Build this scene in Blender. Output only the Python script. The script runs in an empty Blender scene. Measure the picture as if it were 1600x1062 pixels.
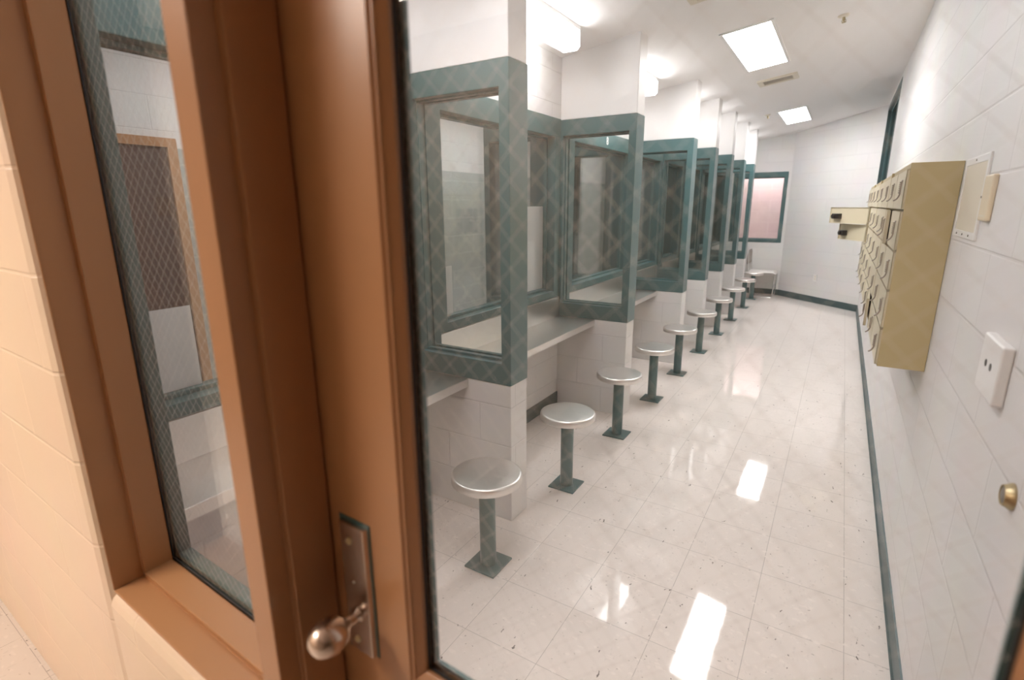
import bpy, bmesh, math, random
from mathutils import Vector, Matrix

random.seed(4)
C = bpy.context.scene.collection
PI = math.pi

# ------------------------------------------------------------------ materials
def new_mat(name):
    m = bpy.data.materials.new(name); m.use_nodes = True
    nt = m.node_tree; b = nt.nodes['Principled BSDF']
    return m, nt, b

def N(nt, typ, **kw):
    n = nt.nodes.new(typ)
    for k, v in kw.items():
        setattr(n, k, v)
    return n

def simple(name, col, rough=0.5, metal=0.0, spec=0.5, bump=0.0, bscale=60.0, var=0.0, stretch=None):
    m, nt, b = new_mat(name)
    b.inputs['Base Color'].default_value = (*col, 1)
    b.inputs['Roughness'].default_value = rough
    b.inputs['Metallic'].default_value = metal
    b.inputs['Specular IOR Level'].default_value = spec
    tc = N(nt, 'ShaderNodeTexCoord'); mp = N(nt, 'ShaderNodeMapping')
    nt.links.new(tc.outputs['Object'], mp.inputs['Vector'])
    if stretch: mp.inputs['Scale'].default_value = stretch
    if bump:
        no = N(nt, 'ShaderNodeTexNoise'); no.inputs['Scale'].default_value = bscale
        no.inputs['Detail'].default_value = 4
        nt.links.new(mp.outputs[0], no.inputs['Vector'])
        bp = N(nt, 'ShaderNodeBump'); bp.inputs['Strength'].default_value = bump
        bp.inputs['Distance'].default_value = 0.002
        nt.links.new(no.outputs['Fac'], bp.inputs['Height'])
        nt.links.new(bp.outputs[0], b.inputs['Normal'])
    if var:
        no = N(nt, 'ShaderNodeTexNoise'); no.inputs['Scale'].default_value = 7.0
        no.inputs['Detail'].default_value = 5
        nt.links.new(mp.outputs[0], no.inputs['Vector'])
        mx = N(nt, 'ShaderNodeMix', data_type='RGBA')
        mx.inputs[6].default_value = (*[c * (1 - var) for c in col], 1)
        mx.inputs[7].default_value = (*[min(1, c * (1 + var)) for c in col], 1)
        nt.links.new(no.outputs['Fac'], mx.inputs[0])
        nt.links.new(mx.outputs[2], b.inputs['Base Color'])
    return m

def block_mat(name, col, joint, rough=0.35, strength=0.5, mortar=0.005, spec=0.5):
    """painted concrete block: running bond, painted joints"""
    m, nt, b = new_mat(name)
    uv = N(nt, 'ShaderNodeUVMap')
    br = N(nt, 'ShaderNodeTexBrick'); br.offset = 0.5; br.offset_frequency = 2
    br.inputs['Scale'].default_value = 1.0
    br.inputs['Brick Width'].default_value = 0.4064
    br.inputs['Row Height'].default_value = 0.2032
    br.inputs['Mortar Size'].default_value = mortar
    br.inputs['Mortar Smooth'].default_value = 0.6
    br.inputs['Color1'].default_value = (*col, 1)
    br.inputs['Color2'].default_value = (*[c * 0.97 for c in col], 1)
    br.inputs['Mortar'].default_value = (*joint, 1)
    nt.links.new(uv.outputs[0], br.inputs['Vector'])
    no = N(nt, 'ShaderNodeTexNoise'); no.inputs['Scale'].default_value = 55; no.inputs['Detail'].default_value = 5
    nt.links.new(uv.outputs[0], no.inputs['Vector'])
    no2 = N(nt, 'ShaderNodeTexNoise'); no2.inputs['Scale'].default_value = 3; no2.inputs['Detail'].default_value = 3
    nt.links.new(uv.outputs[0], no2.inputs['Vector'])
    mx = N(nt, 'ShaderNodeMix', data_type='RGBA', blend_type='MULTIPLY')
    mx.inputs[0].default_value = 0.10
    nt.links.new(br.outputs['Color'], mx.inputs[6]); nt.links.new(no2.outputs['Color'], mx.inputs[7])
    nt.links.new(mx.outputs[2], b.inputs['Base Color'])
    b.inputs['Roughness'].default_value = rough
    b.inputs['Specular IOR Level'].default_value = spec
    b1 = N(nt, 'ShaderNodeBump'); b1.invert = True
    b1.inputs['Strength'].default_value = strength; b1.inputs['Distance'].default_value = 0.004
    nt.links.new(br.outputs['Fac'], b1.inputs['Height'])
    b2 = N(nt, 'ShaderNodeBump'); b2.inputs['Strength'].default_value = 0.10; b2.inputs['Distance'].default_value = 0.002
    nt.links.new(no.outputs['Fac'], b2.inputs['Height']); nt.links.new(b1.outputs[0], b2.inputs['Normal'])
    nt.links.new(b2.outputs[0], b.inputs['Normal'])
    return m

def floor_mat(name, base, fleck, x0, y0, rough=0.10):
    """polished vinyl composition tile: 12 inch tiles, thin dark seams, chips that run one way per tile"""
    m, nt, b = new_mat(name)
    L = nt.links.new
    tc = N(nt, 'ShaderNodeTexCoord')
    mp = N(nt, 'ShaderNodeMapping'); mp.inputs['Location'].default_value = (-x0, -y0, 0)
    L(tc.outputs['Object'], mp.inputs['Vector'])
    br = N(nt, 'ShaderNodeTexBrick'); br.offset = 0.0; br.squash = 1.0
    br.inputs['Scale'].default_value = 1.0
    br.inputs['Brick Width'].default_value = 0.3048; br.inputs['Row Height'].default_value = 0.3048
    br.inputs['Mortar Size'].default_value = 0.0011; br.inputs['Mortar Smooth'].default_value = 0.2
    br.inputs['Color1'].default_value = (*base, 1); br.inputs['Color2'].default_value = (*[c * 0.985 for c in base], 1)
    br.inputs['Mortar'].default_value = (*[c * 0.60 for c in base], 1)
    L(mp.outputs[0], br.inputs['Vector'])
    cur = br.outputs['Color']
    # chips in three sizes
    for k, (sc, st, thr, colr, amt) in enumerate((
            (52.0, (1.0, 0.36, 1), 0.105, fleck, 0.85),
            (95.0, (0.45, 1.0, 1), 0.115, [f * 2.2 for f in fleck], 0.6),
            (75.0, (1.0, 0.5, 1), 0.20, [c * 0.92 for c in base], 0.9),
            (60.0, (0.6, 1.0, 1), 0.26, [min(1, c * 1.06) for c in base], 0.9))):
        m2 = N(nt, 'ShaderNodeMapping'); m2.inputs['Scale'].default_value = st
        m2.inputs['Location'].default_value = (k * 3.1, k * 1.7, 0)
        m2.inputs['Rotation'].default_value = (0, 0, 0.5 * k)
        L(tc.outputs['Object'], m2.inputs['Vector'])
        nz = N(nt, 'ShaderNodeTexNoise'); nz.inputs['Scale'].default_value = 38
        L(tc.outputs['Object'], nz.inputs['Vector'])
        ad = N(nt, 'ShaderNodeMix', data_type='RGBA', blend_type='LINEAR_LIGHT'); ad.inputs[0].default_value = 0.012
        L(m2.outputs[0], ad.inputs[6]); L(nz.outputs['Color'], ad.inputs[7])
        vo = N(nt, 'ShaderNodeTexVoronoi'); vo.inputs['Scale'].default_value = sc
        L(ad.outputs[2], vo.inputs['Vector'])
        # only some cells carry a chip
        sx = N(nt, 'ShaderNodeSeparateColor'); L(vo.outputs['Color'], sx.inputs[0])
        keep = N(nt, 'ShaderNodeMath', operation='LESS_THAN'); keep.inputs[1].default_value = (0.30, 0.36, 0.55, 0.5)[k]
        L(sx.outputs[0], keep.inputs[0])
        size = N(nt, 'ShaderNodeMath', operation='MULTIPLY'); size.inputs[1].default_value = thr * 1.7
        L(sx.outputs[1], size.inputs[0])
        lt = N(nt, 'ShaderNodeMath', operation='LESS_THAN'); L(vo.outputs['Distance'], lt.inputs[0]); L(size.outputs[0], lt.inputs[1])
        mu = N(nt, 'ShaderNodeMath', operation='MULTIPLY'); L(keep.outputs[0], mu.inputs[0]); L(lt.outputs[0], mu.inputs[1])
        mu2 = N(nt, 'ShaderNodeMath', operation='MULTIPLY'); L(mu.outputs[0], mu2.inputs[0]); mu2.inputs[1].default_value = amt
        mx = N(nt, 'ShaderNodeMix', data_type='RGBA')
        mx.inputs[7].default_value = (*colr, 1)
        L(mu2.outputs[0], mx.inputs[0]); L(cur, mx.inputs[6])
        cur = mx.outputs[2]
    L(cur, b.inputs['Base Color'])
    nr = N(nt, 'ShaderNodeTexNoise'); nr.inputs['Scale'].default_value = 5; nr.inputs['Detail'].default_value = 4
    L(tc.outputs['Object'], nr.inputs['Vector'])
    mr = N(nt, 'ShaderNodeMapRange'); mr.inputs['To Min'].default_value = rough * 0.6; mr.inputs['To Max'].default_value = rough * 1.5
    L(nr.outputs['Fac'], mr.inputs['Value']); L(mr.outputs[0], b.inputs['Roughness'])
    b.inputs['Specular IOR Level'].default_value = 0.5
    nb = N(nt, 'ShaderNodeTexNoise'); nb.inputs['Scale'].default_value = 9; nb.inputs['Detail'].default_value = 2
    L(tc.outputs['Object'], nb.inputs['Vector'])
    bp = N(nt, 'ShaderNodeBump'); bp.inputs['Strength'].default_value = 0.05; bp.inputs['Distance'].default_value = 0.004
    L(nb.outputs['Fac'], bp.inputs['Height'])
    L(bp.outputs[0], b.inputs['Normal'])
    return m

def glass_mat(name, tint=(1, 1, 1), ior=1.5):
    """clear pane: sees straight through, mirror reflection by Fresnel on both faces"""
    m = bpy.data.materials.new(name); m.use_nodes = True
    nt = m.node_tree; nt.nodes.clear(); L = nt.links.new
    out = N(nt, 'ShaderNodeOutputMaterial'); mix = N(nt, 'ShaderNodeMixShader')
    tr = N(nt, 'ShaderNodeBsdfTransparent'); tr.inputs[0].default_value = (*tint, 1)
    gl = N(nt, 'ShaderNodeBsdfGlossy'); gl.inputs['Roughness'].default_value = 0.0
    ge = N(nt, 'ShaderNodeNewGeometry')
    ma = N(nt, 'ShaderNodeMath', operation='MULTIPLY_ADD')
    ma.inputs[1].default_value = 1 / ior - ior; ma.inputs[2].default_value = ior
    L(ge.outputs['Backfacing'], ma.inputs[0])
    fr = N(nt, 'ShaderNodeFresnel'); L(ma.outputs[0], fr.inputs['IOR'])
    L(fr.outputs[0], mix.inputs[0]); L(tr.outputs[0], mix.inputs[1]); L(gl.outputs[0], mix.inputs[2])
    L(mix.outputs[0], out.inputs['Surface'])
    return m

def emit_mat(name, col, s):
    m = bpy.data.materials.new(name); m.use_nodes = True
    nt = m.node_tree; nt.nodes.clear()
    out = N(nt, 'ShaderNodeOutputMaterial'); e = N(nt, 'ShaderNodeEmission')
    e.inputs[0].default_value = (*col, 1); e.inputs[1].default_value = s
    nt.links.new(e.outputs[0], out.inputs[0])
    return m

M = {}
M['block'] = block_mat('white painted block', (0.76, 0.745, 0.735), (0.70, 0.685, 0.675), 0.56, 0.45, spec=0.2)
M['cream'] = block_mat('cream painted block', (0.80, 0.64, 0.49), (0.83, 0.67, 0.52), 0.42, 0.5)
M['hallwall'] = block_mat('tan grey painted block', (0.52, 0.43, 0.35), (0.55, 0.46, 0.38), 0.5, 0.4)
M['pink'] = block_mat('pink painted block', (0.58, 0.455, 0.45), (0.63, 0.51, 0.505), 0.5, 0.3)
M['greyblock'] = block_mat('grey green painted block', (0.40, 0.45, 0.44), (0.52, 0.56, 0.55), 0.5, 0.3)
M['smooth'] = simple('white painted plaster', (0.77, 0.755, 0.745), 0.4, bump=0.08, bscale=40)
M['ceiling'] = simple('off white ceiling paint', (0.88, 0.85, 0.84), 0.55, bump=0.12, bscale=90)
M['floor'] = floor_mat('speckled vinyl tile', (0.80, 0.735, 0.69), (0.10, 0.085, 0.075), 0.1935, 1.9212, 0.045)
M['hallfloor'] = floor_mat('hall vinyl tile', (0.62, 0.57, 0.53), (0.16, 0.14, 0.12), 0.0, 0.0, 0.3)
M['teal'] = simple('teal enamel', (0.052, 0.127, 0.134), 0.30, bump=0.05, bscale=25, var=0.05)
M['tealdark'] = simple('teal vinyl base', (0.032, 0.080, 0.088), 0.42, var=0.08)
M['brown'] = simple('tan brown enamel', (0.39, 0.195, 0.088), 0.33, bump=0.06, bscale=22, var=0.04)
M['brownbead'] = simple('red brown enamel', (0.35, 0.168, 0.075), 0.36, bump=0.06, bscale=22)
M['darkdoor'] = simple('dark brown door paint', (0.055, 0.038, 0.036), 0.4)
M['gasket'] = simple('black gasket', (0.012, 0.011, 0.010), 0.6)
M['steel'] = simple('brushed stainless steel', (0.74, 0.715, 0.685), 0.33, 1.0, bump=0.05, bscale=30, var=0.06, stretch=(1, 8, 8))
M['satin'] = simple('satin nickel', (0.66, 0.56, 0.49), 0.26, 1.0, bump=0.03, bscale=80)
M['pull'] = simple('worn zinc pull', (0.42, 0.39, 0.35), 0.38, 0.8)
M['chrome'] = simple('chrome tube', (0.75, 0.75, 0.75), 0.12, 1.0)
M['tan'] = simple('tan locker enamel', (0.50, 0.41, 0.225), 0.42, bump=0.06, bscale=30, var=0.04)
M['tanlight'] = simple('pale locker door enamel', (0.66, 0.59, 0.43), 0.42, bump=0.04, bscale=30)
M['dark'] = simple('black plastic', (0.012, 0.012, 0.013), 0.35)
M['inside'] = simple('unlit locker inside paint', (0.030, 0.025, 0.018), 0.7)  # near black colour stands in for shade in lockers and vent slots
M['white'] = simple('white plastic', (0.80, 0.79, 0.78), 0.35)
M['ivory'] = simple('ivory enamel', (0.73, 0.67, 0.56), 0.45)
M['almond'] = simple('almond plastic', (0.72, 0.62, 0.46), 0.45)
M['paper'] = simple('paper', (0.78, 0.76, 0.77), 0.8)
M['brass'] = simple('aged brass', (0.45, 0.37, 0.22), 0.35, 1.0)
M['rubber'] = simple('grey rubber', (0.17, 0.16, 0.14), 0.6)
M['wire'] = simple('wire in glass', (0.74, 0.69, 0.63), 0.45, 0.2)
M['seatgrey'] = simple('grey brown moulded plastic', (0.22, 0.19, 0.165), 0.45)
M['seatpale'] = simple('pale seat laminate', (0.66, 0.63, 0.60), 0.35)
M['blackmark'] = simple('black ink', (0.01, 0.01, 0.01), 0.6)
M['glass'] = glass_mat('clear glass')
M['boothglass'] = glass_mat('green grey security glass', (0.925, 0.94, 0.935))
M['lamp'] = emit_mat('lit lamp lens', (1.0, 0.98, 0.97), 12.5)
M['wornlamp'] = emit_mat('lit lens with worn tubes', (1.0, 0.965, 0.95), 4.2)  # dimmer lens for the added ceiling light by the doorway
M['striplamp'] = emit_mat('lit strip lens', (1.0, 0.99, 0.985), 6.3)
M['dimlamp'] = emit_mat('lit lens on far side', (1.0, 0.98, 0.97), 6.0)
M['halllamp'] = emit_mat('warm lit hall lens', (1.0, 0.87, 0.755), 15.8)

# ------------------------------------------------------------------ mesh helpers
def box(bm, x0, x1, y0, y1, z0, z1):
    if x0 > x1: x0, x1 = x1, x0
    if y0 > y1: y0, y1 = y1, y0
    if z0 > z1: z0, z1 = z1, z0
    v = [bm.verts.new(p) for p in ((x0, y0, z0), (x1, y0, z0), (x1, y1, z0), (x0, y1, z0),
                                   (x0, y0, z1), (x1, y0, z1), (x1, y1, z1), (x0, y1, z1))]
    for f in ((0, 3, 2, 1), (4, 5, 6, 7), (0, 1, 5, 4), (1, 2, 6, 5), (2, 3, 7, 6), (3, 0, 4, 7)):
        bm.faces.new([v[i] for i in f])
    return v

def hexa(bm, pts):
    """eight points in box order"""
    v = [bm.verts.new(p) for p in pts]
    for f in ((0, 3, 2, 1), (4, 5, 6, 7), (0, 1, 5, 4), (1, 2, 6, 5), (2, 3, 7, 6), (3, 0, 4, 7)):
        bm.faces.new([v[i] for i in f])

def prism(bm, poly, ax, a, b):
    """extrude a closed polygon given in the two axes other than ax"""
    def P(q, t):
        return {'x': (t, q[0], q[1]), 'y': (q[0], t, q[1]), 'z': (q[0], q[1], t)}[ax]
    A = [bm.verts.new(P(q, a)) for q in poly]; B = [bm.verts.new(P(q, b)) for q in poly]
    n = len(poly)
    bm.faces.new(A); bm.faces.new(B[::-1])
    for i in range(n):
        bm.faces.new((A[i], B[i], B[(i + 1) % n], A[(i + 1) % n]))

def lathe(bm, prof, n=40, mat=None):
    """profile of (radius, height) about z, closed when radius is 0 at the ends"""
    rings = []
    mt = mat or Matrix.Identity(4)
    for r, z in prof:
        if r < 1e-6: rings.append([bm.verts.new(mt @ Vector((0, 0, z)))])
        else: rings.append([bm.verts.new(mt @ Vector((r * math.cos(2 * PI * i / n), r * math.sin(2 * PI * i / n), z))) for i in range(n)])
    for a, b in zip(rings, rings[1:]):
        for i in range(n):
            j = (i + 1) % n
            if len(a) == 1 and len(b) > 1: bm.faces.new((a[0], b[j], b[i]))
            elif len(b) == 1 and len(a) > 1: bm.faces.new((a[i], a[j], b[0]))
            elif len(a) > 1: bm.faces.new((a[i], a[j], b[j], b[i]))

def tube(bm, pts, r, n=8):
    pts = [Vector(p) for p in pts]; rings = []
    prev = None
    for i, p in enumerate(pts):
        d = (pts[min(i + 1, len(pts) - 1)] - pts[max(i - 1, 0)]).normalized()
        if prev is None:
            u = d.orthogonal().normalized()
        else:
            u = (prev - d * prev.dot(d)).normalized()
        prev = u; w = d.cross(u)
        rings.append([bm.verts.new(p + r * (math.cos(2 * PI * k / n) * u + math.sin(2 * PI * k / n) * w)) for k in range(n)])
    for a, b in zip(rings, rings[1:]):
        for k in range(n):
            bm.faces.new((a[k], a[(k + 1) % n], b[(k + 1) % n], b[k]))
    bm.faces.new(rings[0][::-1]); bm.faces.new(rings[-1])

def obj(name, bm, mat, parent=None, smooth=False, bevel=0.0, seg=2):
    bmesh.ops.recalc_face_normals(bm, faces=bm.faces)
    me = bpy.data.meshes.new(name)
    uvl = bm.loops.layers.uv.new('UVMap')
    for f in bm.faces:
        n = f.normal; ax = max(range(3), key=lambda i: abs(n[i]))
        diag = abs(n.z) < 0.5 and abs(abs(n.x) - abs(n.y)) < 0.3
        for l in f.loops:
            c = l.vert.co
            if diag: l[uvl].uv = (math.hypot(c.x - 0.34, c.y - 9.15), c.z)
            else: l[uvl].uv = (c.y, c.z) if ax == 0 else (c.x, c.z) if ax == 1 else (c.x, c.y)
        f.smooth = smooth
    bm.to_mesh(me); bm.free()
    me.materials.append(M[mat] if isinstance(mat, str) else mat)
    o = bpy.data.objects.new(name, me); C.objects.link(o)
    if parent: o.parent = parent
    if bevel:
        md = o.modifiers.new('edge', 'BEVEL'); md.width = bevel; md.segments = seg; md.limit_method = 'ANGLE'; md.angle_limit = 0.6
        md.harden_normals = False
    return o

def auto_smooth(o, ang=0.6):
    me = o.data
    for p in me.polygons: p.use_smooth = True
    bm = bmesh.new(); bm.from_mesh(me)
    for e in bm.edges:
        if len(e.link_faces) == 2 and e.calc_face_angle(0) > ang: e.smooth = False
    bm.to_mesh(me); bm.free()
    return o

def tag(o, label=None, cat=None, group=None, kind=None):
    if label: o['label'] = label
    if cat: o['category'] = cat
    if group: o['group'] = group
    if kind: o['kind'] = kind
    return o

def thing(name, label, cat, loc=(0, 0, 0), group=None, kind=None, rz=0.0):
    o = bpy.data.objects.new(name, None); C.objects.link(o)
    o.empty_display_size = 0.05
    o.location = loc; o.rotation_euler = (0, 0, rz)
    return tag(o, label, cat, group, kind)

def copy_tree(o, loc=None, parent=None, label=None):
    c = o.copy(); C.objects.link(c)
    if parent: c.parent = parent
    if loc is not None: c.location = loc
    if label: c['label'] = label
    for ch in list(o.children): copy_tree(ch, parent=c)
    return c

def struct(name, bm, mat, label=None, cat=None, **kw):
    o = obj(name, bm, mat, **kw)
    return tag(o, label, cat, None, 'structure')

def BM(): return bmesh.new()

# ------------------------------------------------------------------ layout (metres, read off the floor tiles)
XL, XR = -1.80, 0.340             # left (booth) wall, right wall
YE = 10.24                        # end wall
YC = 9.15                         # where the slanted corner wall meets the right wall
XC = -0.82                        # where it meets the end wall
XP = -1.24                        # free end of the partitions
PB = [2.145, 3.745, 5.31, 6.29, 7.25, 8.20, 9.10]   # back faces of the seven partitions
TP = 0.15
def ceil_z(x): return 2.62 + 0.14 * (x + 1.246)
TH = math.radians(2.7)            # the doorway wall stands 2.7 degrees off square
def front(o):                     # things of the doorway wall are laid out in its own frame
    o.rotation_euler = (0, 0, -TH); return o
def fw(u, v, z): return (math.cos(TH) * u + math.sin(TH) * v, -math.sin(TH) * u + math.cos(TH) * v, z)

ORD = ['first', 'second', 'third', 'fourth', 'fifth', 'sixth', 'seventh', 'eighth', 'ninth', 'tenth']

# ------------------------------------------------------------------ room shell
bm = BM(); prism(bm, [fw(-4.3, .41, 0)[:2], fw(2.2, .41, 0)[:2], (2.2, 2.0), (0.60, 2.0), (0.60, 11.6), (-4.1, 11.6)], 'z', -0.12, 0.0)
struct('floor', bm, 'floor', 'polished cream speckled tile floor of the visiting room', 'floor')
bm = BM()
hexa(bm, [(-2.0, 0.45, ceil_z(-2.0)), (0.55, 0.45, ceil_z(0.55)), (0.55, YE + .3, ceil_z(0.55)), (-2.0, YE + .3, ceil_z(-2.0)),
          (-2.0, 0.45, ceil_z(-2.0) + .12), (0.55, 0.45, ceil_z(0.55) + .12), (0.55, YE + .3, ceil_z(0.55) + .12), (-2.0, YE + .3, ceil_z(-2.0) + .12)])
struct('ceiling', bm, 'ceiling', 'off white sloping ceiling of the visiting room', 'ceiling')

# right wall with the recess of a window at its far end
WZ0, WZ1, WY0, WY1 = 1.02, 2.80, 7.05, 9.10
bm = BM()
x1 = XR + 0.2
box(bm, XR, x1, 0.46, WY0, 0, 3.0); box(bm, XR, x1, WY1, YC + .25, 0, 3.0)
box(bm, XR, x1, WY0, WY1, 0, WZ0); box(bm, XR, x1, WY0, WY1, WZ1, 3.0)
struct('wall_right', bm, 'block', 'white painted block wall along the right of the visiting room', 'wall')

# left wall: low part, head part and piers between the booth windows
WS, WH = 0.875, 2.145             # rough opening sill and head
booths = []
ys = [0.56] + PB
for i in range(8):
    a = 0.62 if i == 0 else PB[i - 1]
    b = (PB[i] - TP) if i < 7 else 9.98
    booths.append((a, b))
bm = BM()
xw0, xw1 = XL - 0.15, XL
box(bm, xw0, xw1, 0.45, YE + .2, 0, WS); box(bm, xw0, xw1, 0.45, YE + .2, WH, 2.75)
prev = 0.45
for a, b in booths:
    box(bm, xw0, xw1, prev, a, WS, WH); prev = b
box(bm, xw0, xw1, prev, YE + .2, WS, WH)
struct('wall_left', bm, 'block', 'white painted block wall with booth windows on the left', 'wall')

# end wall with window opening, slanted corner wall
EX0, EX1, EZ0, EZ1 = -1.72, -0.865, 0.905, 2.08
bm = BM()
box(bm, XL - .15, EX0, YE, YE + .2, 0, 2.75); box(bm, EX1, XC + .12, YE, YE + .2, 0, 2.8)
box(bm, EX0, EX1, YE, YE + .2, 0, EZ0); box(bm, EX0, EX1, YE, YE + .2, EZ1, 2.75)
struct('wall_end', bm, 'block', 'short white block end wall around the pink lit window', 'wall')
bm = BM()
d = 0.2 / math.sqrt(2)
prism(bm, [(XC, YE), (XR, YC), (XR + d, YC + d), (XC + d, YE + d)], 'z', 0, 2.98)
struct('wall_corner', bm, 'block', 'slanted white block wall across the far right corner', 'wall')

# knee walls and hanging stub walls of the seven partitions
for i, yb in enumerate(PB):
    bm = BM(); box(bm, XL, XP, yb - TP, yb, 0, 0.722)
    struct('wall_knee', bm, 'block', f'low white block wall under the {ORD[i]} glass screen from the doorway', 'low wall', bevel=0.004)
    bm = BM()
    hexa(bm, [(XL, yb - TP, 2.138), (XP, yb - TP, 2.138), (XP, yb, 2.138), (XL, yb, 2.138),
              (XL, yb - TP, ceil_z(XL) + .02), (XP, yb - TP, ceil_z(XP) + .02), (XP, yb, ceil_z(XP) + .02), (XL, yb, ceil_z(XL) + .02)])
    struct('wall_stub', bm, 'smooth', f'white wall piece hanging from the ceiling onto the {ORD[i]} glass screen from the doorway', 'upper wall', bevel=0.004)

# vinyl baseboards
bm = BM()
prism(bm, [(XR, 0), (XR - .012, 0), (XR - .006, .012), (XR - .006, .098), (XR, .1)], 'y', 0.56, YC + .005)
struct('baseboard_right', bm, 'tealdark', 'teal vinyl baseboard along the right wall', 'baseboard')
bm = BM(); t = 0.007
prism(bm, [(XC + .004, YE), (XR, YC + .004), (XR - t, YC + .004 - t * 0.41), (XC - .003, YE - t)], 'z', 0, .1)
struct('baseboard_corner', bm, 'tealdark', 'teal vinyl baseboard along the slanted corner wall', 'baseboard')
bm = BM(); box(bm, XL, XC, YE - t, YE, 0, .1)
struct('baseboard_end', bm, 'tealdark', 'teal vinyl baseboard under the pink lit window', 'baseboard')
for i, (a, b) in enumerate(booths):
    bm = BM(); box(bm, XL, XL + t, a if i else .56, b if i < 7 else YE - t, 0, .1)
    struct('baseboard_left', bm, 'tealdark', f'teal vinyl baseboard under the counter of the {ORD[i]} booth from the doorway', 'baseboard')

# ------------------------------------------------------------------ booth windows in the left wall
def rect_frame(bm, axis, a0, a1, z0, z1, wl, wr, wb, wt, d0, d1):
    """rectangular ring; axis 'x' = ring spans x, depth along y; axis 'y' = ring spans y, depth along x"""
    O = ((a0, z0), (a1, z0), (a1, z1), (a0, z1)); I = ((a0 + wl, z0 + wb), (a1 - wr, z0 + wb), (a1 - wr, z1 - wt), (a0 + wl, z1 - wt))
    def P(q, d): return (q[0], d, q[1]) if axis == 'x' else (d, q[0], q[1])
    V = [[bm.verts.new(P(q, d)) for q in L] for d in (d0, d1) for L in (O, I)]
    for k in range(4):
        j = (k + 1) % 4
        bm.faces.new((V[0][k], V[0][j], V[1][j], V[1][k])); bm.faces.new((V[2][k], V[3][k], V[3][j], V[2][j]))
        bm.faces.new((V[0][k], V[2][k], V[2][j], V[0][j])); bm.faces.new((V[1][k], V[1][j], V[3][j], V[3][k]))

for i, (a, b) in enumerate(booths):
    w = thing(f'window_{i + 2}', f'teal framed booth window over the counter of the {ORD[i]} booth from the doorway', 'window',
              (XL, (a + b) / 2, WS), kind='structure')
    h = (b - a) / 2 - 0.001
    bm = BM()
    rect_frame(bm, 'y', -h, h, 0.0, WH - WS - .001, .085, .085, .05, .125, -0.155, 0.006)
    obj('window_frame', bm, 'teal', w, bevel=0.003)
    bm = BM()
    rect_frame(bm, 'y', -h + .085, h - .085, 0.05, WH - WS - .126, .016, .016, .016, .016, -0.10, -0.055)
    obj('glazing_stop', bm, 'teal', w, bevel=0.002)
    bm = BM(); box(bm, -0.083, -0.075, -h + .088, h - .088, .053, WH - WS - .129)
    obj('window_glass', bm, 'boothglass', w)

# counters
for i, (a, b) in enumerate(booths):
    c = thing('counter_shelf', f'stainless steel shelf counter below the window of the {ORD[i]} booth from the doorway', 'counter',
              (XL + .001, (a + b) / 2, 0.72), group='stainless counters of the booths')
    h = (b - a) / 2 - 0.002
    bm = BM(); box(bm, 0.0, 0.310, -h, h, -0.003, 0.0); box(bm, 0.306, 0.310, -h, h, -0.042, -0.003)
    box(bm, 0.285, 0.306, -h, h, -0.042, -0.039)
    obj('countertop', bm, 'steel', c, bevel=0.0012)
    bm = BM(); box(bm, 0.0, 0.010, -h, h, 0.0, 0.152)
    obj('backsplash', bm, 'steel', c, bevel=0.002)
    for s in (-0.6, 0.6):
        bm = BM(); prism(bm, [(0.0, -0.003), (0.24, -0.003), (0.0, -0.20)], 'y', s * h - .004, s * h + .004)
        obj('bracket', bm, 'steel', c)

# glass privacy screens: one built, six copied
sc = thing('privacy_screen', 'teal framed glass privacy screen, first from the doorway, behind the closest stool', 'glass screen',
           (0, PB[0], 0.722), group='glass screens between the booths')
bm = BM()
rect_frame(bm, 'x', XL + .001, XP + .003, 0.0, 1.416, .024, .052, .105, .108, -TP - .003, 0.003)
obj('frame', bm, 'teal', sc, bevel=0.003)
bm = BM()
for y0, y1 in ((-TP + .035, -TP + .062), (-.062, -.035)):
    rect_frame(bm, 'x', XL + .0245, XP - .049, 0.105, 1.308, .007, .010, .012, .008, y0, y1)
obj('glazing_stop', bm, 'teal', sc, bevel=0.0015)
bm = BM(); box(bm, XL + .0265, XP - .051, -TP / 2 - .004, -TP / 2 + .004, .107, 1.306)
obj('pane', bm, 'boothglass', sc)
for i in range(1, 7):
    copy_tree(sc, (0, PB[i], 0.722), label=f'teal framed glass privacy screen, {ORD[i]} from the doorway along the booths')

# ------------------------------------------------------------------ stools: one built, nine copied
st_y = [1.67, 2.465, 3.27, 4.07, 4.86, 5.75, 6.70, 7.66, 8.70, 9.60]
booth_of = ['first', 'second', 'second', 'third', 'third', 'fourth', 'fifth', 'sixth', 'seventh', 'eighth']
st = thing('stool', '', 'stool', (-1.163, st_y[0], 0), group='fixed stools along the booths')
bm = BM()
lathe(bm, [(0, .408), (.143, .408), (.148, .410), (.152, .414), (.152, .438), (.150, .4435), (.1455, .4465), (.14, .4475), (.07, .4475), (0, .4475)], 64)
auto_smooth(obj('seat', bm, 'steel', st), 0.9)
bm = BM(); lathe(bm, [(0, .008), (.0355, .008), (.0355, .396), (.05, .397), (.05, .409), (0, .409)], 32)
auto_smooth(obj('post', bm, 'teal', st), 0.7)
bm = BM(); box(bm, -.077, .077, -.077, .077, 0, .0085)
obj('base_plate', bm, 'teal', st, bevel=0.0015)
stl = ['round steel topped stool in front of the first counter, closest to the doorway',
       'round steel topped stool just past the first glass screen from the doorway',
       'round steel topped stool just before the second glass screen from the doorway',
       'round steel topped stool just past the second glass screen from the doorway',
       'round steel topped stool just before the third glass screen from the doorway',
       'round steel topped stool between the third and fourth glass screens',
       'round steel topped stool between the fourth and fifth glass screens',
       'round steel topped stool between the fifth and sixth glass screens',
       'round steel topped stool between the sixth and seventh glass screens',
       'round steel topped stool past the last glass screen, beside the chrome chair']
st['label'] = stl[0]
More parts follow.
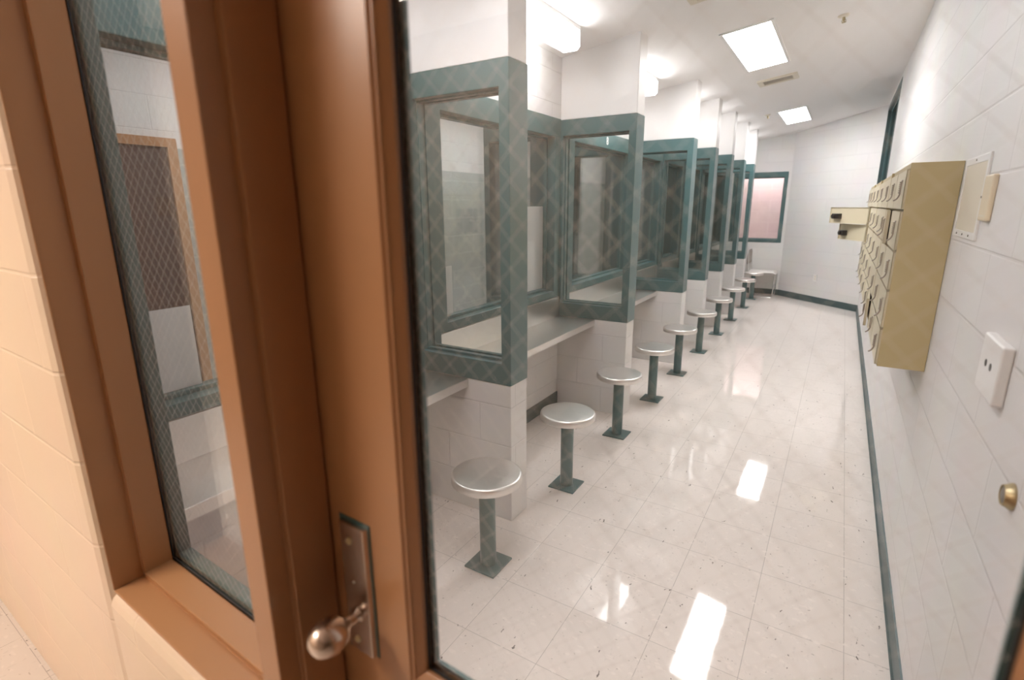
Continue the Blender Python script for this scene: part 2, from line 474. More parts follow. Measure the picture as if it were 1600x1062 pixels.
for i in range(1, 10): copy_tree(st, (-1.163, st_y[i], 0), label=stl[i])

# ------------------------------------------------------------------ chair at the far end
ch = thing('chair', 'grey brown chair with chrome legs under the pink lit window', 'chair', (-1.09, 10.0, 0))
bm = BM()
for s in (-1, 1):
    y = s * .20
    tube(bm, [(.20, y, .40), (.225, y, .39), (.232, y, .36), (.222, y, .02), (.205, y, .010), (-.10, y, .010), (-.12, y, .03), (-.165, y, .39), (-.19, y, .46), (-.215, y, .80)], .009, 8)
tube(bm, [(.226, -.20, .21), (.226, .20, .21)], .006, 8)
tube(bm, [(.225, -.20, .39), (.225, .20, .39)], .008, 8)
auto_smooth(obj('leg_frame', bm, 'chrome', ch))
bm = BM()
prism(bm, [(-.19, .415), (.20, .415), (.235, .400), (.240, .412), (.20, .438), (-.19, .438)], 'y', -.21, .21)
obj('seat', bm, 'seatpale', ch, bevel=0.006)
bm = BM()
pts = []
for k in range(9):
    a = PI * k / 8
    pts.append((.155 * math.cos(a) + (0.045 if math.cos(a) > 0 else -0.045), .73 + .075 * math.sin(a)))
poly = [(.2, .56)] + pts + [(-.2, .56)]
prism(bm, poly, 'x', -.222, -.202)
obj('backrest', bm, 'seatgrey', ch, bevel=0.004)

# ------------------------------------------------------------------ ceiling lights, vents, sprinklers
slope = math.atan(0.14)
def on_ceiling(o, x, y):
    o.location = (x, y, ceil_z(x)); o.rotation_euler = (0, -slope, 0)
cl_labels = ['flush ceiling light over the doorway end of the corridor', 'flush ceiling light in front of the ceiling vent, the larger looking lit rectangle',
             'flush ceiling light beyond the ceiling vent, near the end wall']
for i, y in enumerate((1.08, 4.74, 8.40)):  # the first one is out of view, added to brighten the doorway end
    l = thing('ceiling_light', cl_labels[i], 'ceiling light', group='flush ceiling lights')
    on_ceiling(l, -0.71, y)
    bm = BM(); rect_frame(bm, 'x', -.170, .170, -.612, .612, .022, .022, .022, .022, -.010, .004)
    # ring was laid in x,z : turn it into x,y
    for v in bm.verts: v.co = Vector((v.co.x, v.co.z, v.co.y))
    obj('light_frame', bm, 'white', l, bevel=0.002)
    bm = BM(); box(bm, -.148, .148, -.590, .590, -.006, -.002)
    obj('diffuser', bm, 'wornlamp' if i == 0 else 'lamp', l)

def vent(label, x, y, w, dp):
    v = thing('ceiling_vent', label, 'air vent', group='ceiling vents'); on_ceiling(v, x, y)
    bm = BM(); rect_frame(bm, 'x', -w, w, -dp, dp, .045, .045, .040, .040, -.014, .002)
    for q in bm.verts: q.co = Vector((q.co.x, q.co.z, q.co.y))
    obj('frame', bm, 'ivory', v, bevel=0.003)
    bm = BM(); box(bm, -w + .045, w - .045, -dp + .04, dp - .04, -.003, -.001)
    obj('back', bm, 'inside', v)
    bm = BM()
    n = 4
    for k in range(n):
        y0 = -dp + .052 + k * (2 * dp - .104) / (n - 1)
        box(bm, -w + .045, w - .045, y0 - .0055, y0 + .0055, -.011, -.008)
    obj('louver', bm, 'ivory', v)
vent('ivory slotted air vent in the ceiling between the two lit rectangles', -0.69, 5.95, .17, .12)
vent('ivory slotted air vent cut off by the upper edge of the photo', -0.80, 3.33, .10, .10)

def sprinkler(label, x, y):
    s = thing('sprinkler', label, 'fire sprinkler', group='fire sprinklers'); on_ceiling(s, x, y)
    bm = BM(); lathe(bm, [(0, .001), (.036, .001), (.036, -.003), (.028, -.011), (.013, -.013), (0, -.013)], 28)
    auto_smooth(obj('escutcheon', bm, 'brass' if False else 'ivory', s), .8)
    bm = BM(); lathe(bm, [(0, -.012), (.009, -.012), (.009, -.030), (.004, -.036), (.004, -.044), (0, -.044)], 16)
    lathe(bm, [(0, -.044), (.014, -.044), (.014, -.046), (0, -.046)], 16)
    tube(bm, [(.008, 0, -.028), (.013, 0, -.036), (.004, 0, -.046)], .0018, 6); tube(bm, [(-.008, 0, -.028), (-.013, 0, -.036), (-.004, 0, -.046)], .0018, 6)
    auto_smooth(obj('sprinkler_head', bm, 'brass', s))
sprinkler('brass ceiling sprinkler near the right wall, the larger looking one', -0.165, 4.52)
sprinkler('brass ceiling sprinkler left of the lit rectangle near the end wall', -0.985, 7.85)

# strip lights, one at the ceiling of each booth
for i, (a, b) in enumerate(booths):
    yc = (a + b) / 2 if i else 1.30
    h = 0.335 if i < 3 else 0.20
    s = thing('strip_light', f'lit box shaped strip light at the ceiling of the {ORD[i]} booth from the doorway', 'strip light',
              group='strip lights over the booths')
    x = -1.545; zt = ceil_z(x)
    s.location = (x, yc, zt)
    bm = BM()
    hexa(bm, [(-.064, -h, -.012), (.064, -h, -.012), (.064, h, -.012), (-.064, h, -.012),
              (-.064, -h, -.064 * .14), (.064, -h, .064 * .14), (.064, h, .064 * .14), (-.064, h, -.064 * .14)])
    obj('housing', bm, 'white', s)
    bm = BM()
    prism(bm, [(-.060, -.012), (.060, -.012), (.062, -.10), (.045, -.118), (-.045, -.118), (-.062, -.10)], 'y', -h + .006, h - .006)
    obj('diffuser', bm, 'striplamp', s)
    for e in (-1, 1):
        bm = BM(); prism(bm, [(-.063, -.011), (.063, -.011), (.065, -.101), (.047, -.121), (-.047, -.121), (-.065, -.101)], 'y', e * (h - .006), e * h)
        obj('end_cap', bm, 'white', s)

# number on the head of the third booth window
cu = bpy.data.curves.new('number', 'FONT'); cu.body = '8'; cu.size = 0.088; cu.extrude = 0.0008; cu.align_x = 'CENTER'; cu.align_y = 'CENTER'
cu.offset = 0.002
no = bpy.data.objects.new('booth_number', cu); C.objects.link(no)
no.location = (XL + .0072, 4.475, 2.078); no.rotation_euler = (PI / 2, 0, PI / 2)
cu.materials.append(M['white'])
bpy.context.view_layer.update()
me = bpy.data.meshes.new_from_object(no.evaluated_get(bpy.context.evaluated_depsgraph_get()))
mo = bpy.data.objects.new('booth_number', me); C.objects.link(mo); mo.matrix_world = no.matrix_world.copy()
if not me.materials: me.materials.append(M['white'])
bpy.data.objects.remove(no); mo.name = 'booth_number'
tag(mo, 'white figure 8 on the teal head of the third booth window', 'number')

# ------------------------------------------------------------------ lockers on the right wall
XF = 0.187
DZ = 0.150; ZT = 1.672; ZB = 0.92; ZTOP = 1.692
ribs = [2.47, 3.27, 4.20, 5.13, 6.03]
open_doors = {(3, 0, 1): 138, (3, 0, 2): 152, (0, 1, 1): 2.6, (1, 0, 4): 2.6}
lock_lab = ['tan wall locker unit closest to the doorway, its broad side facing the door',
            'tan wall locker unit second from the doorway, with one lowest door ajar',
            'tan wall locker unit third from the doorway, all ten doors shut',
            'tan wall locker unit farthest from the doorway, with two doors hanging open']
# shared meshes of a handle
def handle_bm():
    bm = BM()
    path = [(-.003, 0, .0), (-.005, 0, -.006), (-.006, 0, -.052), (-.008, 0, -.060), (-.012, 0, -.0675), (-.017, 0, -.0725), (-.023, 0, -.0755)]
    n = len(path)
    # a flat strap 12 mm wide that curls outward at the bottom
    L = []
    for k, (x, y, z) in enumerate(path):
        a = Vector(path[max(k - 1, 0)]); b2 = Vector(path[min(k + 1, n - 1)]); dd = (b2 - a).normalized()
        nn = Vector((-dd.z, 0, dd.x)) * 0.0025
        w = .0060 if k else .004
        p = Vector((x, y, z))
        L.append([bm.verts.new(p + nn + Vector((0, -w, 0))), bm.verts.new(p + nn + Vector((0, w, 0))),
                  bm.verts.new(p - nn + Vector((0, w, 0))), bm.verts.new(p - nn + Vector((0, -w, 0)))])
    for r0, r1 in zip(L, L[1:]):
        for k in range(4): bm.faces.new((r0[k], r0[(k + 1) % 4], r1[(k + 1) % 4], r1[k]))
    bm.faces.new(L[0][::-1]); bm.faces.new(L[-1])
    # ridged cover of the shaft
    for k in range(6):
        z = -.006 - k * .0075
        box(bm, -.0115, -.004, -.0070, .0070, z - .0048, z)
    return bm
hm = obj('handle', handle_bm(), 'pull'); hmesh = hm.data; bpy.data.objects.remove(hm)
for u in range(4):
    y0, y1 = ribs[u] + .0005, ribs[u + 1] - .0005
    lk = thing('locker', lock_lab[u], 'locker', (XR - .001, y0, ZB), group='tan wall lockers')
    Dp = XR - XF - .001; H = ZTOP - ZB; Wd = y1 - y0
    bm = BM(); tk = .004
    box(bm, -Dp, 0, 0, tk, 0, H); box(bm, -Dp, 0, Wd - tk, Wd, 0, H)           # sides
    box(bm, -Dp, 0, tk, Wd - tk, 0, tk); box(bm, -Dp, 0, tk, Wd - tk, H - .020, H)  # bottom, top
    box(bm, -Dp, -tk, Wd / 2 - .004, Wd / 2 + .004, tk, H - .02)               # middle upright
    for r in range(1, 5):
        z = H - .02 - r * DZ
        box(bm, -Dp + .002, -tk, tk, Wd - tk, z - .002, z + .002)
    obj('carcass', bm, 'tan', lk, bevel=0.0012)
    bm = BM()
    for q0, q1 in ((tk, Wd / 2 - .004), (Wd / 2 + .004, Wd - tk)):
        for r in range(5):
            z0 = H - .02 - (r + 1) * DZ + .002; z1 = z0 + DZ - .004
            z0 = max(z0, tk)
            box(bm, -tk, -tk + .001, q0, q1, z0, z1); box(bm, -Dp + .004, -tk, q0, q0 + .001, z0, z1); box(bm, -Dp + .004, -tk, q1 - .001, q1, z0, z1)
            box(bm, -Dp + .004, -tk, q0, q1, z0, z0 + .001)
    obj('lining', bm, 'inside', lk)  # dark sheets paint the shade inside the compartments
    bm = BM(); box(bm, -Dp - .010, -Dp + .002, Wd - .022, Wd - .002, .002, H - .002)
    if u < 3: obj('cover_strip', bm, 'tan', lk, bevel=0.002)
    else: bm.free()
    for col in range(2):
        w0 = .006 + col * (Wd / 2); wd = Wd / 2 - (.010 if col == 0 else .026)
        for r in range(5):
            zb = H - .02 - (r + 1) * DZ + .004; hd = DZ - .007
            dr = thing('door', None, None); dr.parent = lk
            ang = open_doors.get((u, col, r), 0)
            dr.location = (-Dp, w0 + wd, zb)                                   # hinged on its far edge
            dr.rotation_euler = (0, 0, -math.radians(ang))
            if (u, col, r) in open_doors and ang > 90: dr['label'] = 'open door turned back on its hinge'
            C.objects.unlink(dr); bpy.data.objects.remove(dr)
            bm = BM(); box(bm, -.009, -.006, -wd, 0, 0, hd)
            box(bm, -.009, .004, -.0025, 0, 0, hd); box(bm, -.009, .004, -wd, -wd + .0025, 0, hd)
            box(bm, -.009, .004, -wd, 0, hd - .0025, hd); box(bm, -.009, .004, -wd, 0, 0, .0025)
            dr = obj('door', bm, 'tanlight', lk, bevel=0.0008, seg=1)
            dr.location = (-Dp, w0 + wd, zb); dr.rotation_euler = (0, 0, -math.radians(ang))
            hn = bpy.data.objects.new('handle', hmesh); C.objects.link(hn); hn.parent = dr
            hn.location = (-.009, -wd + .075, hd - .035)
            if ang > 90:
                dr['label'] = 'locker door swung wide open with its black lock showing'
                bm = BM()
                mt = Matrix.Translation((0.0, -wd + .085, .062)) @ Matrix.Rotation(PI / 2, 4, 'Y')
                box(bm, -.005, .035, -wd + .055, -wd + .135, .040, .086)
                box(bm, .0, .022, -wd + .030, -wd + .056, .050, .074)
                lathe(bm, [(0, .034), (.018, .034), (.018, .046), (.013, .050), (0, .050)], 20, mt)
                obj('lock', bm, 'dark', dr, bevel=0.003)

# ------------------------------------------------------------------ fittings on the right wall
ap = thing('access_panel', 'flat ivory access panel on the block wall beside the tan lockers', 'wall panel', (XR, 2.235, 1.565))
bm = BM(); rect_frame(bm, 'y', -.190, .175, -.125, .125, .022, .022, .022, .022, -.006, 0)
obj('panel_frame', bm, 'white', ap, bevel=0.0015)
bm = BM(); box(bm, -.004, 0, -.168, .153, -.103, .103)
obj('panel_door', bm, 'ivory', ap)
bm = BM()
for y, z in ((-.179, .0), (0, .114), (0, -.114), (.1, -.114), (-.1, -.114)):
    lathe(bm, [(0, .0), (.0035, .0), (.003, .002), (0, .002)], 12, Matrix.Translation((-.0058, y, z)) @ Matrix.Rotation(-PI / 2, 4, 'Y'))
obj('screw', bm, 'rubber', ap)
cb = thing('control_box', 'narrow almond control box on the block wall beside the access panel', 'wall box', (XR, 1.965, 1.562))
bm = BM(); box(bm, -.013, 0, -.050, .050, -.062, .062); obj('cover', bm, 'almond', cb, bevel=0.004)
bm = BM(); box(bm, -.0135, -.0125, -.030, .030, -.050, -.046); obj('seam_line', bm, 'ivory', cb)
ol = thing('outlet', 'thick white plate with two dark holes on the block wall beside the doorway', 'outlet', (XR, 1.52, 1.19))
bm = BM(); box(bm, -.022, 0, -.085, .085, -.066, .066); obj('plate', bm, 'white', ol, bevel=0.005, seg=3)
bm = BM()
for y in (-.022, .022):
    lathe(bm, [(0, 0), (.0085, 0), (.0085, .001), (0, .001)], 16, Matrix.Translation((-.0218, y, .006)) @ Matrix.Rotation(-PI / 2, 4, 'Y'))
obj('socket_hole', bm, 'dark', ol)
ds = thing('door_stop', 'small round brass and rubber door bumper on the block wall beside the doorway', 'door stop', (XR, 1.255, 1.008))
RY = Matrix.Rotation(-PI / 2, 4, 'Y')
bm = BM(); lathe(bm, [(0, 0), (.026, 0), (.026, .004), (.022, .010), (.020, .016), (0.0185, .016), (0.017, .010), (0, .010)], 32, RY)
auto_smooth(obj('rim', bm, 'brass', ds), .8)
bm = BM(); lathe(bm, [(0, .009), (.0165, .009), (.0165, .014), (.011, .016), (0, .015)], 28, RY)
auto_smooth(obj('bumper', bm, 'rubber', ds))
ol2 = thing('outlet', 'small white outlet plate low on the slanted corner wall', 'outlet', rz=0)
px_, py_ = -0.263, 9.717      # on the slanted wall
ang = math.atan2(YC - YE, XR - XC)
ol2.location = (px_, py_, 0.40); ol2.rotation_euler = (0, 0, ang)
bm = BM(); box(bm, -.036, .036, -.007, 0.004, -.057, .057); obj('plate', bm, 'white', ol2, bevel=0.002)
bm = BM()
for z in (-.02, .02): box(bm, -.014, .014, -.008, -.006, z - .012, z + .012)
obj('socket_face', bm, 'ivory', ol2)

# recessed window at the far end of the right wall
w = thing('window_11', 'tall dark teal window recessed in the right wall beyond the lockers', 'window', (XR, (WY0 + WY1) / 2, WZ0), kind='structure')
hh = (WY1 - WY0) / 2 - .001; H = WZ1 - WZ0 - .001
bm = BM(); rect_frame(bm, 'y', -hh, hh, 0.001, H, .05, .05, .05, .05, -0.004, .15)
obj('window_frame', bm, 'tealdark', w, bevel=0.003)
bm = BM(); rect_frame(bm, 'y', -hh + .05, hh - .05, .05, H - .05, .018, .018, .018, .018, .035, .06)
obj('glazing_stop', bm, 'teal', w, bevel=0.002)
bm = BM(); box(bm, .060, .068, -hh + .052, hh - .052, .052, H - .052)
obj('window_glass', bm, 'glass', w)
bm = BM(); box(bm, .151, .19, -hh, hh, .002, H)
obj('blind', bm, 'tealdark', w)

# end window
w = thing('window_10', 'teal framed end window with a pink lit block wall behind it', 'window', ((EX0 + EX1) / 2, YE, EZ0), kind='structure')
hh = (EX1 - EX0) / 2 - .001; H = EZ1 - EZ0 - .001
bm = BM(); rect_frame(bm, 'x', -hh, hh, 0.001, H, .052, .052, .055, .085, -.006, .16)
obj('window_frame', bm, 'teal', w, bevel=0.003)
bm = BM(); rect_frame(bm, 'x', -hh + .052, hh - .052, .055, H - .085, .015, .015, .015, .015, .05, .075)
obj('glazing_stop', bm, 'teal', w, bevel=0.002)
bm = BM(); box(bm, -hh + .054, hh - .054, .075, .081, .057, H - .087)
obj('window_glass', bm, 'glass', w)

# pink room behind the end window
bm = BM()
box(bm, -3.3, 0.5, 11.35, 11.5, 0, 2.75); box(bm, 0.35, 0.5, YE + .45, 11.35, 0, 2.75); box(bm, -3.3, -3.15, YE + .2, 11.35, 0, 2.75)
struct('wall_beyond', bm, 'pink', 'pink lit block wall seen through the end window', 'wall')
bm = BM(); box(bm, -3.3, 0.5, YE + .2, 11.5, 2.75, 2.85)
struct('ceiling_beyond', bm, 'ceiling', 'ceiling of the pink room behind the end window', 'ceiling')
def area(name, loc, sx, sy, power, col, rot=(0, 0, 0)):
    l = bpy.data.lights.new(name, 'AREA'); l.shape = 'RECTANGLE'; l.size = sx; l.size_y = sy; l.energy = power; l.color = col
    o = bpy.data.objects.new(name, l); C.objects.link(o); o.location = loc; o.rotation_euler = rot
    return o
area('pink_room_lamp', (-1.3, 10.95, 2.70), 1.2, 0.3, 19, (1.0, 0.96, 0.95))

# ------------------------------------------------------------------ the other side of the booth windows
XI = XL - .15
bm = BM()
box(bm, -3.95, -3.80, 0.72, YE + .2, 0, 1.93)
struct('wall_opposite', bm, 'greyblock', 'grey green lower block wall across the far side of the booth windows', 'wall')
bm = BM(); box(bm, -3.95, -3.80, 0.72, YE + .2, 1.93, 2.75)
box(bm, -3.95, XI, 0.71, 0.80, 0, 2.75); box(bm, -3.80, XI, YE + .05, YE + .2, 0, 2.75)
struct('wall_opposite_upper', bm, 'block', 'white upper block wall across the far side of the booth windows', 'wall')
bm = BM(); box(bm, -3.95, XI, 0.72, YE + .2, 2.62, 2.72)
struct('ceiling_opposite', bm, 'ceiling', 'ceiling on the far side of the booth windows', 'ceiling')
sf = thing('far_screen', '', 'glass screen', (0, PB[0], 0), group='screens on the far side of the booth windows')
bm = BM(); rect_frame(bm, 'x', -.52, -.001, .722, 2.138, .052, .10, .10, .108, -TP, 0)
obj('frame', bm, 'teal', sf, bevel=0.003)
bm = BM(); box(bm, -.468, -.101, -TP / 2 - .003, -TP / 2 + .003, .823, 2.029); obj('pane', bm, 'boothglass', sf)
bm = BM(); box(bm, -.52, -.001, -TP, 0, 0, .722); obj('knee_wall', bm, 'block', sf)
sf.location = (XI, PB[0], 0)
fl_ = 'teal framed screen behind the booth windows, in line with the {} glass screen'
sf['label'] = fl_.format('first')
for i in range(1, 7): copy_tree(sf, (XI, PB[i], 0), label=fl_.format(ORD[i]))
for i, y in enumerate((2.2, 5.0, 7.8)):
    l = thing('far_ceiling_light', f'{ORD[i]} ceiling light on the far side of the booth windows', 'ceiling light', (-3.0, y, 2.62), group='ceiling lights beyond the windows')
    bm = BM(); rect_frame(bm, 'x', -.17, .17, -.62, .62, .02, .02, .02, .02, -.010, 0)
    for v in bm.verts: v.co = Vector((v.co.x, v.co.z, v.co.y))
    obj('light_frame', bm, 'white', l)
    bm = BM(); box(bm, -.15, .15, -.60, .60, -.006, -.001); obj('diffuser', bm, 'dimlamp', l)
# dark door in a tan frame on the far side
od = thing('door_2', 'dark brown door in a tan frame behind the first booth window', 'door', (-3.80, 1.50, 0), kind='structure')
bm = BM(); box(bm, .002, .03, -.46, .38, 0, 1.93); obj('leaf', bm, 'darkdoor', od)
bm = BM(); box(bm, 0, .05, -.52, -.46, 0, 1.985); box(bm, 0, .05, .38, .44, 0, 1.985); box(bm, 0, .05, -.46, .38, 1.93, 1.985); obj('frame', bm, 'brown', od)
# notices taped on the far face of the booth glass
def notice(label, y0, y1, z0, z1):
    o = BM(); box(o, -.0006, .0006, y0, y1, z0, z1)
    q = obj('notice_sheet', o, 'paper')
    for v in q.data.vertices: v.co.y -= (y0 + y1) / 2; v.co.z -= z0
    q.location = (XL - .0837, (y0 + y1) / 2, z0)
    tag(q, label, 'paper notice', 'paper notices on the booth windows')
notice('white paper notice on the first booth window, seen through the narrow side window', .715, .935, .942, 1.225)
notice('small white paper notice on the second booth window, seen through the first glass screen', 2.255, 2.395, .935, 1.22)
notice('large white paper notice on the far end of the second booth window', 3.06, 3.50, .945, 1.545)

# ------------------------------------------------------------------ doorway wall (laid out in its own frame u, v, z)
V0, V1 = 0.318, 0.470
UJ = -1.335                        # left edge of the frame opening
bm = BM()
# left of the frame: bull-nosed edge towards the opening
prism(bm, [(-4.3, V0), (UJ - .034, V0), (UJ - .018, V0 + .006), (UJ - .004, V0 + .024), (UJ - .004, V1), (-4.3, V1)], 'z', 0, 2.8)
# below the sill
prism(bm, [(V0, 0.0), (V0, .665), (V0 + .006, .680), (V0 + .024, .694), (V1, .694), (V1, 0)], 'x', UJ - .004, -.704)
box(bm, .375, 6.0, V0, V1, 0, 2.8); box(bm, UJ - .004, .375, V0, V1, 2.2, 2.8)
front(struct('wall_front', bm, 'cream', 'cream painted block wall around the brown door frame', 'wall'))
bm = BM(); box(bm, -2.6, -1.335, V1 + .001, V1 + .018, 0, 2.75); box(bm, .36, .9, V1 + .001, V1 + .018, 0, 3.0); 
box(bm, -1.335, .36, V1 + .001, V1 + .018, 2.2, 3.0); box(bm, -1.335, -.66, V1 + .001, V1 + .018, 0, .69)
front(struct('wall_front_inner', bm, 'block', 'white painted inner face of the doorway wall', 'wall'))

F0, F1, F2, F3 = .328, .362, .432, .488
# brown steel frame: jamb, sill, mullion, heads in one welded frame with a teal painted inner rebate
df = thing('door_frame', 'brown steel frame holding the door and the narrow side window', 'door frame', kind='structure')
front(df)
bm = BM()
JL = -1.3345
ST = .012                            # height of the stop
def jamb(bm, u, s, z0, z1, wd):
    """profile in plan of one leg, s=+1 opens to +u"""
    prism(bm, [(u - s * wd, F0), (u, F0), (u, .388), (u + s * ST, .388), (u + s * ST, .450), (u - s * wd, .450)], 'z', z0, z1)
jamb(bm, JL, 1, .70, 2.12, .004)
obj('jamb', bm, 'brown', df, bevel=0.0022)
bm = BM()
prism(bm, [(F0, .696), (F0, .702), (.388, .702), (.388, .714), (.450, .714), (.450, .696)], 'x', JL, -.704)
obj('sill', bm, 'brown', df, bevel=0.0022)
bm = BM()
prism(bm, [(-.704, F0), (-.650, F0), (-.650, F1), (-.638, F1), (-.638, F2), (-.6505, F2), (-.6505, .486), (-.704, .486), (-.704, .450), (-.716, .450), (-.716, .388), (-.704, .388)], 'z', 0, 2.2)
obj('mullion', bm, 'brown', df, bevel=0.0022)
bm = BM(); box(bm, JL - .004, .36, F0, .486, 2.138, 2.2); box(bm, .316, .372, F0, .486, 0, 2.138)
obj('head', bm, 'brown', df, bevel=0.0022)

# narrow side window
w = thing('window_1', 'narrow wired glass side window beside the brown door', 'window', kind='structure'); front(w)
gz0, gz1, gu0, gu1 = .718, 2.10, JL + .014, -.7185
bm = BM()
box(bm, gu0 - .012, gu0, .4505, .4535, gz0 - .018, 2.12); box(bm, gu0 - .012, gu1, .4505, .4535, gz0 - .006, gz0 + .001)
obj('gasket', bm, 'gasket', w)
bm = BM()
prism(bm, [(gu0 - .014, .4605), (gu0 + .002, .4605), (gu0 + .006, .466), (gu0 + .006, .491), (gu0 - .014, .491)], 'z', gz0 - .02, 2.12)
prism(bm, [(.4605, gz0 - .02), (.4605, gz0 + .004), (.466, gz0 + .008), (.491, gz0 + .008), (.491, gz0 - .02)], 'x', gu0, gu1)
obj('glazing_stop', bm, 'teal', w, bevel=0.0015)
bm = BM(); box(bm, gu0 - .004, gu1 + .004, .4536, .4600, gz0 - .004, 2.12)
obj('window_glass', bm, 'glass', w)

def wires(bm, u0, u1, z0, z1, v, pitch, uo, r=.00016):
    """two families of wires at 45 degrees, clipped to the pane"""
    step = pitch * math.sqrt(2)
    for s in (1, -1):
        # lines z = s*u + k
        ks = [s * 0 + z0 - s * u1, z0 - s * u0, z1 - s * u1, z1 - s * u0]
        k = math.floor(min(ks) / step) * step + uo
        while k < max(ks):
            pts = []
            for u in (u0, u1):
                z = s * u + k
                if z0 - 1e-9 <= z <= z1 + 1e-9: pts.append((u, z))
            for z in (z0, z1):
                u = (z - k) / s
                if u0 < u < u1: pts.append((u, z))
            if len(pts) >= 2:
                pts.sort()
                (ua, za), (ub, zb) = pts[0], pts[-1]
                if ub - ua > .004:
                    tube(bm, [(ua, v, za), (ub, v, zb)], r, 5)
            k += step
bm = BM(); wires(bm, gu0, gu1, gz0, 2.10, .4568, .0212, .006)
tag(obj('wire_mesh', bm, 'wire', w), kind=None)

# the door leaf
dr = thing('door_1', 'brown steel door with a wired glass light and a satin metal knob', 'door', kind='structure'); front(dr)
D0, D1 = .4345, .4785
LU0, LU1, LZ0, LZ1 = -.462, .122, .885, 2.00
bm = BM()
DU0, DU1 = -.6475, .3135
box(bm, DU0, LU0 - .012, D0, D1, .012, 2.135); box(bm, LU1 + .012, DU1, D0, D1, .012, 2.135)
box(bm, LU0 - .012, LU1 + .012, D0, D1, .012, LZ0 - .012); box(bm, LU0 - .012, LU1 + .012, D0, D1, LZ1 + .012, 2.135)
obj('leaf', bm, 'brown', dr, bevel=0.0015)
def bevel_ring(bm, u0, u1, z0, z1, w_, va, vb):
    """sloping glazing bead: outer edge at va, inner edge at vb"""
    for (p, q) in (((u0, z0), (u1, z0)), ((u1, z0), (u1, z1)), ((u1, z1), (u0, z1)), ((u0, z1), (u0, z0))):
        def o(c, e):
            du = -1 if c[0] == u0 else 1; dz = -1 if c[1] == z0 else 1
            return (c[0] + du * e, c[1] + dz * e)
        A, B = o(p, w_), o(q, w_)
        v = [bm.verts.new(t) for t in ((A[0], va, A[1]), (B[0], va, B[1]), (q[0], vb, q[1]), (p[0], vb, p[1]),
                                       (A[0], va + .006, A[1]), (B[0], va + .006, B[1]), (q[0], vb + .006, q[1]), (p[0], vb + .006, p[1]))]
        for f in ((0, 3, 2, 1), (4, 5, 6, 7), (0, 1, 5, 4), (1, 2, 6, 5), (2, 3, 7, 6), (3, 0, 4, 7)):
            bm.faces.new([v[i] for i in f])
bm = BM(); bevel_ring(bm, LU0, LU1, LZ0, LZ1, .020, D0 - .004, .446)
obj('glazing_bead', bm, 'brownbead', dr, bevel=0.001)
bm = BM(); rect_frame(bm, 'x', LU0 - .008, LU1 + .008, LZ0 - .008, LZ1 + .008, .0105, .0105, .0105, .0105, .4522, .4545)
obj('gasket', bm, 'gasket', dr)
bm = BM(); bevel_ring(bm, LU0 + .004, LU1 - .004, LZ0 + .004, LZ1 - .004, .022, .474, .465)
obj('inner_bead', bm, 'teal', dr)
bm = BM(); box(bm, LU0 - .006, LU1 + .006, .4550, .4612, LZ0 - .006, LZ1 + .006)
obj('glass', bm, 'glass', dr)
bm = BM(); wires(bm, LU0, LU1, LZ0, LZ1, .4582, .0212, .0)
obj('wire_mesh', bm, 'wire', dr)

# knob plate and knob
kp = BM()
PU0, PU1, PZ0, PZ1 = -.612, -.553, .872, 1.095
prism(kp, [(PU0, D0), (PU0 + .002, D0 - .007), (PU0 + .006, D0 - .010), (PU1 - .0016, D0 - .010), (PU1 - .0002, D0 - .001), (PU1, D0)], 'z', PZ0, PZ1)
plate = obj('knob_plate', kp, 'satin', dr, bevel=0.001)
plate['label'] = 'satin metal plate behind the knob'
bm = BM(); box(bm, PU0 - .004, PU1 + .0035, D0 - .0012, D0, PZ0 - .003, PZ1 + .006)
obj('old_paint', bm, 'teal', plate)
RV = Matrix.Rotation(PI / 2, 4, 'X')   # local z -> -v
for z in (1.068, .893):
    bm = BM(); mt = Matrix.Translation((-.587, D0 - .0098, z)) @ RV
    lathe(bm, [(0, 0), (.0062, 0), (.0055, .002), (.003, .0034), (0, .0036)], 20, mt)
    box(bm, -.5916, -.5824, D0 - .0140, D0 - .0132, z - .0007, z + .0007)
    auto_smooth(obj('screw', bm, 'brass', plate), .7)
bm = BM(); mt = Matrix.Translation((-.584, D0 - .0098, .998)) @ RV
lathe(bm, [(0, 0), (.0022, 0), (.002, .001), (0, .0012)], 12, mt); obj('rivet', bm, 'ivory', plate)
bm = BM(); mt = Matrix.Translation((-.583, D0 - .0095, .940)) @ RV
lathe(bm, [(0, 0), (.0125, 0), (.0125, .002), (.0085, .004), (.0080, .018), (.0095, .022), (.0160, .027), (.0220, .034), (.0260, .043), (.0272, .052),
           (.0262, .062), (.0225, .072), (.0155, .0795), (.0075, .083), (0, .0838)], 56, mt)
kn = obj('knob', bm, 'satin', dr); auto_smooth(kn, 1.2)
kn['label'] = 'egg shaped satin metal knob'

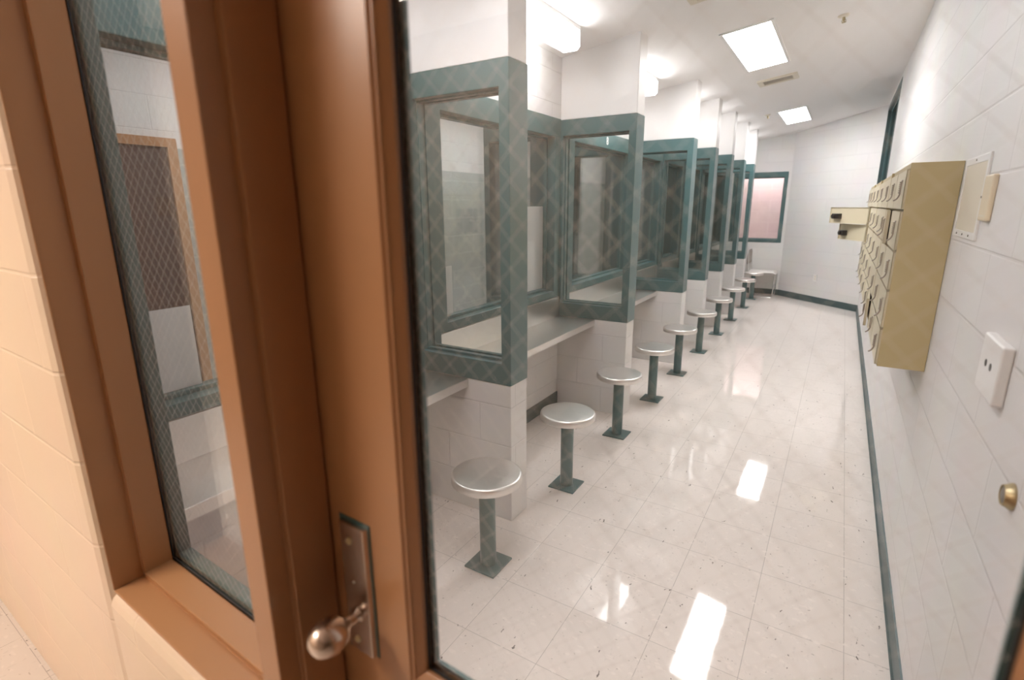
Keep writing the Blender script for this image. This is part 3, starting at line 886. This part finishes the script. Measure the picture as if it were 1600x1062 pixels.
# ------------------------------------------------------------------ the hall on the camera's side
bm = BM(); box(bm, -4.3, 6.0, -2.3, .4095, -.12, 0)
front(struct('floor_hall', bm, 'hallfloor', 'greyish tile floor of the hall outside the door', 'floor'))
bm = BM(); box(bm, -4.3, 6.0, -2.3, .4, 2.75, 2.85)
front(struct('ceiling_hall', bm, 'ceiling', 'ceiling of the hall outside the door', 'ceiling'))
bm = BM(); box(bm, -4.3, 6.0, -2.3, -2.2, 0, 2.75); box(bm, -4.4, -4.3, -2.3, .4, 0, 2.75); box(bm, 6.0, 6.1, -2.3, .4, 0, 2.75)
front(struct('wall_hall', bm, 'hallwall', 'tan grey block walls of the hall behind the camera', 'wall'))
hl = thing('hall_light', 'warm ceiling light of the hall outside the door', 'ceiling light', fw(-2.3, -1.35, 2.75), rz=-TH)
bm = BM(); rect_frame(bm, 'x', -.62, .62, -.32, .32, .02, .02, .02, .02, -.012, 0)
for v in bm.verts: v.co = Vector((v.co.x, v.co.z, v.co.y))
obj('light_frame', bm, 'white', hl)
bm = BM(); box(bm, -.6, .6, -.3, .3, -.008, -.001); obj('diffuser', bm, 'halllamp', hl)

# ------------------------------------------------------------------ world, camera, view
wd = bpy.data.worlds.new('world'); bpy.context.scene.world = wd; wd.use_nodes = True
wd.node_tree.nodes['Background'].inputs[0].default_value = (0.02, 0.02, 0.02, 1)

f_px, yaw, pitch, roll, hgt = 819.53, 0.553122, 0.249812, -0.006704, 1.5485
cy, sy, cp, sp = math.cos(yaw), math.sin(yaw), math.cos(pitch), math.sin(pitch)
fwd = Vector((-sy * cp, cy * cp, -sp)); rt = Vector((cy, sy, 0)); up = rt.cross(fwd)
cr, sr = math.cos(roll), math.sin(roll)
r2 = cr * rt + sr * up; u2 = -sr * rt + cr * up
cam = bpy.data.cameras.new('camera'); co = bpy.data.objects.new('camera', cam); C.objects.link(co)
mw = Matrix((r2, u2, -fwd)).transposed().to_4x4(); mw.translation = (0, 0, hgt)
co.matrix_world = mw
cam.sensor_fit = 'HORIZONTAL'; cam.sensor_width = 36.0; cam.lens = f_px / 1600 * 36.0
cam.clip_start = 0.01
cam.dof.use_dof = True; cam.dof.focus_distance = 2.5; cam.dof.aperture_fstop = 2.6
sc_ = bpy.context.scene; sc_.camera = co
sc_.view_settings.view_transform = 'Standard'; sc_.view_settings.look = 'None'
sc_.view_settings.exposure = 1.42; sc_.view_settings.gamma = 1.0; sc_.view_settings.use_curve_mapping = False
sc_.cycles.max_bounces = 12; sc_.cycles.diffuse_bounces = 5; sc_.cycles.glossy_bounces = 5
sc_.cycles.transparent_max_bounces = 40
sc_.cycles.caustics_reflective = False; sc_.cycles.caustics_refractive = False
sc_.cycles.sample_clamp_indirect = 6.0
